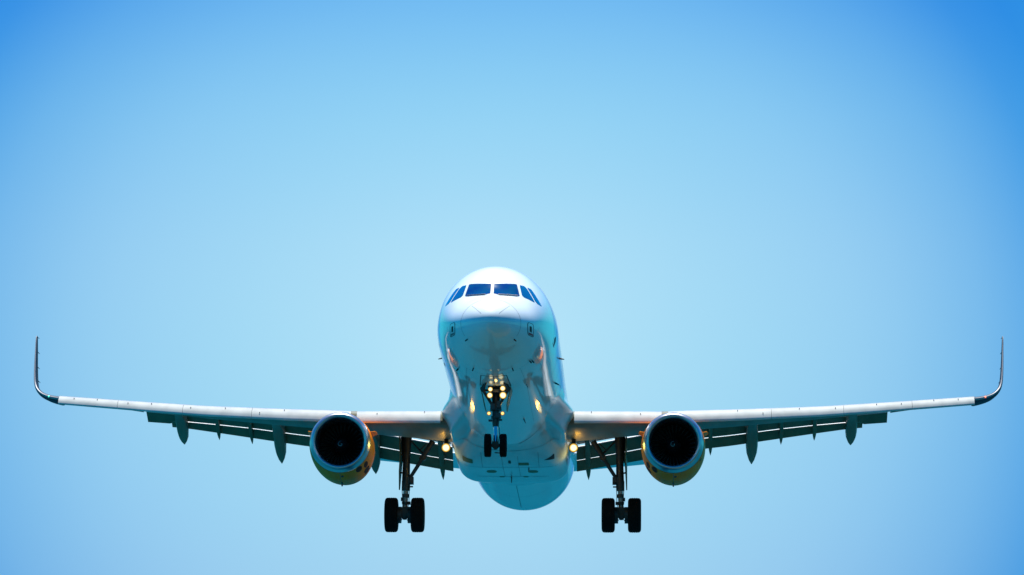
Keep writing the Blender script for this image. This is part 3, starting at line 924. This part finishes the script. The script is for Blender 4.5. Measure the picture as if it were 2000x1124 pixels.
    # retraction jack and hoses
    MB().tube([X(3.98, 21.9, -1.0), X(3.94, 21.9, -1.9)], [.055, .05], 10).build('retraction_jack', M['dark'], gear)
    mb = MB()
    mb.tube([X(3.92, 21.78, -1.6), X(3.95, 21.76, -2.3), X(3.97, 21.8, -2.9), X(3.95, 21.85, -3.3), X(3.93, 21.9, -3.6)], .016, 6)
    mb.tube([X(3.72, 21.78, -1.6), X(3.70, 21.76, -2.2), X(3.71, 21.8, -2.9), X(3.72, 21.85, -3.4), X(3.78, 21.9, -3.65)], .014, 6)
    mb.build('hydraulic_hose', M['black'], gear)
    # leg door, hung outboard of the leg
    outl = [(21.35, -1.0), (22.25, -1.0), (22.32, -1.9), (22.2, -2.35), (21.98, -2.92), (21.88, -2.92), (21.5, -2.3), (21.32, -1.8)]
    ra = []
    for off in (0, .03):
        ra.append([X(4.13 + off - .035 * (-(z + 1.0)) - .10 * ((y - 21.8) / .5) ** 2, y, z) for y, z in outl])
    MB().loft(ra).build('gear_door', M['flap'], gear, smooth=False)
    MB().tube([X(3.85, 21.85, -1.7), X(4.08, 21.8, -1.65)], .03, 8).build('door_link', M['dark'], gear)
    MB().tube([X(3.85, 21.88, -2.35), X(4.05, 21.85, -2.3)], .03, 8).build('door_link', M['dark'], gear)

# nose gear
def X(x, y, z): return Vector((x, y, z))
na = X(0.01, 5.07, -3.95)
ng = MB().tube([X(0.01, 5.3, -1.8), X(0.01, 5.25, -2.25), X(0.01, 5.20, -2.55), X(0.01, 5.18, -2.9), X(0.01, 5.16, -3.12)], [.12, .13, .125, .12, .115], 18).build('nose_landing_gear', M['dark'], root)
MB().tube([X(.01, 5.16, -3.1), na], [.068, .068], 18).build('oleo_piston', M['chrome'], ng)
mb = MB()
mb.tube([X(.01, 5.17, -2.62), X(.01, 5.17, -2.80)], [.17, .19], 16)
mb.tube([X(.01, 5.17, -2.98), X(.01, 5.17, -3.06)], [.16, .16], 16)
mb.tube([X(.01, 5.16, -3.10), X(.01, 5.16, -3.32)], [.12, .10], 16)
mb.box(X(.10, 5.0, -2.98), (.16, .14, .16))
mb.box(X(-.09, 5.0, -2.70), (.14, .14, .2))
mb.box(X(.11, 5.0, -2.62), (.12, .14, .22))
mb.box(X(-.16, 5.05, -3.14), (.12, .1, .06))
mb.box(X(.17, 5.05, -3.12), (.10, .1, .05))
mb.build('steering_collar', M['dark'], ng)
MB().tube([na - X(.36, 0, 0), na + X(.36, 0, 0)], .05, 14).build('axle', M['dark'], ng)
mb = MB()
mb.loft([[na + X(px * .10, py * .12, .12) for px, py in ((-1, -1), (1, -1), (1, 1), (-1, 1))], [na + X(px * .13, py * .10, -.02) for px, py in ((-1, -1), (1, -1), (1, 1), (-1, 1))], [na + X(px * .04, py * .04, -.13) for px, py in ((-1, -1), (1, -1), (1, 1), (-1, 1))]])
mb.build('axle_beam', M['dark'], ng)
mb = MB()
mb.plate([X(-.04, 5.28, -3.15), X(.06, 5.28, -3.15), X(.04, 5.52, -3.48), X(-.02, 5.52, -3.48)], .04)
mb.plate([X(-.04, 5.18, -3.82), X(.06, 5.18, -3.82), X(.04, 5.52, -3.48), X(-.02, 5.52, -3.48)], .04)
mb.build('torque_link', M['gearlight'], ng)
mb = MB()
mb.tube([X(.12, 5.1, -3.35), X(.14, 5.1, -3.6), X(.10, 5.07, -3.84)], .014, 6)
mb.tube([X(-.06, 5.05, -2.3), X(-.08, 5.05, -2.8), X(-.07, 5.03, -3.1)], .014, 6)
mb.tube([X(.07, 5.05, -2.3), X(.09, 5.05, -2.8), X(.06, 5.03, -3.3)], .014, 6)
mb.build('hydraulic_hose', M['black'], ng)
for d in (-1, 1):
    tyre(na + X(d * .25, 0, 0), .381, .225, .20, ng)
# drag stay running forward and up, with its two arms
mb = MB()
for d in (-1, 1):
    mb.tube([X(.01 + d * .06, 5.08, -2.72), X(.01 + d * .40, 4.75, -2.20)], [.045, .05], 10)
    mb.tube([X(.01 + d * .40, 4.75, -2.20), X(.01 + d * .22, 4.1, -1.88)], [.04, .035], 8)
mb.build('drag_stay', M['dark'], ng)
mb = MB()
mb.tube([X(-.47, 4.85, -2.18), X(.49, 4.85, -2.18)], .035, 10)
mb.box(X(.01, 4.85, -2.2), (.22, .08, .10))
mb.build('lamp_bar', M['dark'], ng)
# doors: two small ones hanging open beside the leg, the forward pair shut behind its seams
for d in (-1, 1):
    MB().plate([X(.01 + d * .48, 4.75, -2.08), X(.01 + d * .50, 5.9, -2.02), X(.01 + d * .34, 5.85, -2.72), X(.01 + d * .36, 4.95, -2.66)], .03).build('gear_door', M['flap'], ng, smooth=False)
    MB().plate([X(.01 + d * .25, 4.5, -1.95), X(.01 + d * .33, 4.5, -1.95), X(.01 + d * .50, 4.75, -2.14), X(.01 + d * .46, 4.75, -2.22)], .03).build('door_hinge', M['dark'], ng, smooth=False)
mb = MB()
for d in (-1, 1):
    P = [(3.35 + 1.7 * k / 11, math.pi - d * (.235 + .03 * k / 11)) for k in range(12)]
    ribbon(mb, P, .028)
ribbon(mb, [(3.35, math.pi - .235 + .47 * k / 11) for k in range(12)], .05)
ribbon(mb, [(3.35 + 1.7 * k / 11, math.pi) for k in range(12)], .016)
mb.build('bay_seam', M['black'], fus)
bay = patch('gear_bay', [(-.24, 4.75), (.26, 4.75), (.26, 6.3), (-.24, 6.3)], lambda x, y: S(y, math.pi - math.asin(max(-1, min(1, x / prof(y)[2]))), .006), M['black'], fus, .08)

def lamp(name, c, r, glass, parent, aim=(0, -1, -.16), depth=.10, can=True):
    c = Vector(c)
    a = Vector(aim).normalized()
    h = MB().revolve([(.004, r * 1.06), (.03, r * 1.14), (.03, r * 1.16), (-depth * .5, r * 1.05), (-depth, r * .45), (-depth - .01, .01)], c, axis=a, seg=24).build(name, M['dark'], parent)
    MB().revolve([(.018, .001), (.016, r * .45), (.012, r * .74)], c, axis=a, seg=24).build('lamp_lens', glass, parent)
    MB().revolve([(.012, r * .74), (.010, r * .88), (.004, r)], c, axis=a, seg=24).build('lamp_halo', M['dimrim'] if glass == M['lampdim'] else M['lamprim'], parent)  # glowing ring standing for the halo round the lens
lamp('taxi_lamp', (-.155, 4.72, -2.17), .070, M['lampwarm'], ng)
lamp('taxi_lamp', (.245, 4.72, -2.14), .082, M['lampwarm'], ng)
lamp('takeoff_lamp', (-.17, 4.70, -2.37), .088, M['lampwarm'], ng)
lamp('takeoff_lamp', (.255, 4.70, -2.37), .108, M['lampwarm'], ng)
lamp('turnoff_lamp', (-.205, 4.95, -2.92), .060, M['lampdim'], ng)
lamp('turnoff_lamp', (.235, 4.95, -2.92), .060, M['lampdim'], ng)
pl = bpy.data.lights.new('lamp_glow', 'POINT')
pl.energy = .4; pl.color = (1.0, .62, .2); pl.shadow_soft_size = .06
po = bpy.data.objects.new('lamp_glow', pl)
COL.objects.link(po); po.parent = ng; po.location = (.03, 4.55, -2.2)

# landing lamps swung down under the wing roots
for s in (-1, 1):
    c = Vector((s * 2.24, 18.35, -1.95))
    ll = MB().tube([c + Vector((0, .12, .0)), c + Vector((0, .25, .22)), c + Vector((0, .35, .6))], [.10, .08, .08], 10).build('landing_light', M['dark'], root)
    lamp('lamp_housing', c, .145, M['landing'], ll, depth=.16)
    gl = bpy.data.lights.new('nacelle_fill', 'SPOT')      # added fill aimed outboard to warm the nacelle's flank
    gl.energy = 34; gl.color = (1.0, .80, .15); gl.shadow_soft_size = .1
    gl.spot_size = R(84); gl.spot_blend = 1.0
    go = bpy.data.objects.new('nacelle_fill', gl)
    COL.objects.link(go); go.parent = ll; go.location = (c.x + s * .05, c.y - .50, c.z - .12)
    go.rotation_euler = Vector((s * .83, -.55, -.10)).to_track_quat('-Z', 'Y').to_euler()

    pg = bpy.data.lights.new('wing_root_fill', 'POINT')       # added point light aft of the lamp, warming flap and wing root
    pg.energy = 12; pg.color = (1.0, .50, .05); pg.shadow_soft_size = .15
    pgo = bpy.data.objects.new('wing_root_fill', pg)
    COL.objects.link(pgo); pgo.parent = ll; pgo.location = (c.x + s * .22, c.y + .95, c.z - .22)

# ---- tailplane and fin
for s in (-1, 1):
    rr = []
    for (x, y0, c, z) in ((.5, 37.3, 4.0, .80), (1.2, 37.7, 3.7, .86), (3.6, 39.1, 2.55, 1.07), (6.0, 40.45, 1.45, 1.28), (6.22, 40.75, 1.0, 1.30)):
        sec = [(1, 0), (.7, .028), (.4, .05), (.18, .05), (.05, .03), (0, 0), (.05, -.03), (.18, -.05), (.4, -.05), (.7, -.028)]
        rr.append([(s * x, y0 + q[0] * c, z + q[1] * c - .06 * q[0] * c) for q in catmull(sec, 3, closed=True)])
    MB().loft(rr).build('tailplane', M['white'], root, sharp=50)
rr = []
for (z, y0, c) in ((1.6, 35.2, 5.9), (2.2, 36.2, 5.3), (4.5, 38.4, 3.95), (7.0, 40.8, 2.5), (7.5, 41.35, 1.9)):
    sec = [(1, 0), (.7, .03), (.4, .055), (.18, .055), (.05, .03), (0, 0), (.05, -.03), (.18, -.055), (.4, -.055), (.7, -.03)]
    rr.append([(q[1] * c, y0 + q[0] * c, z) for q in catmull(sec, 3, closed=True)])
MB().loft(rr).build('tail_fin', M['white'], root, sharp=50)
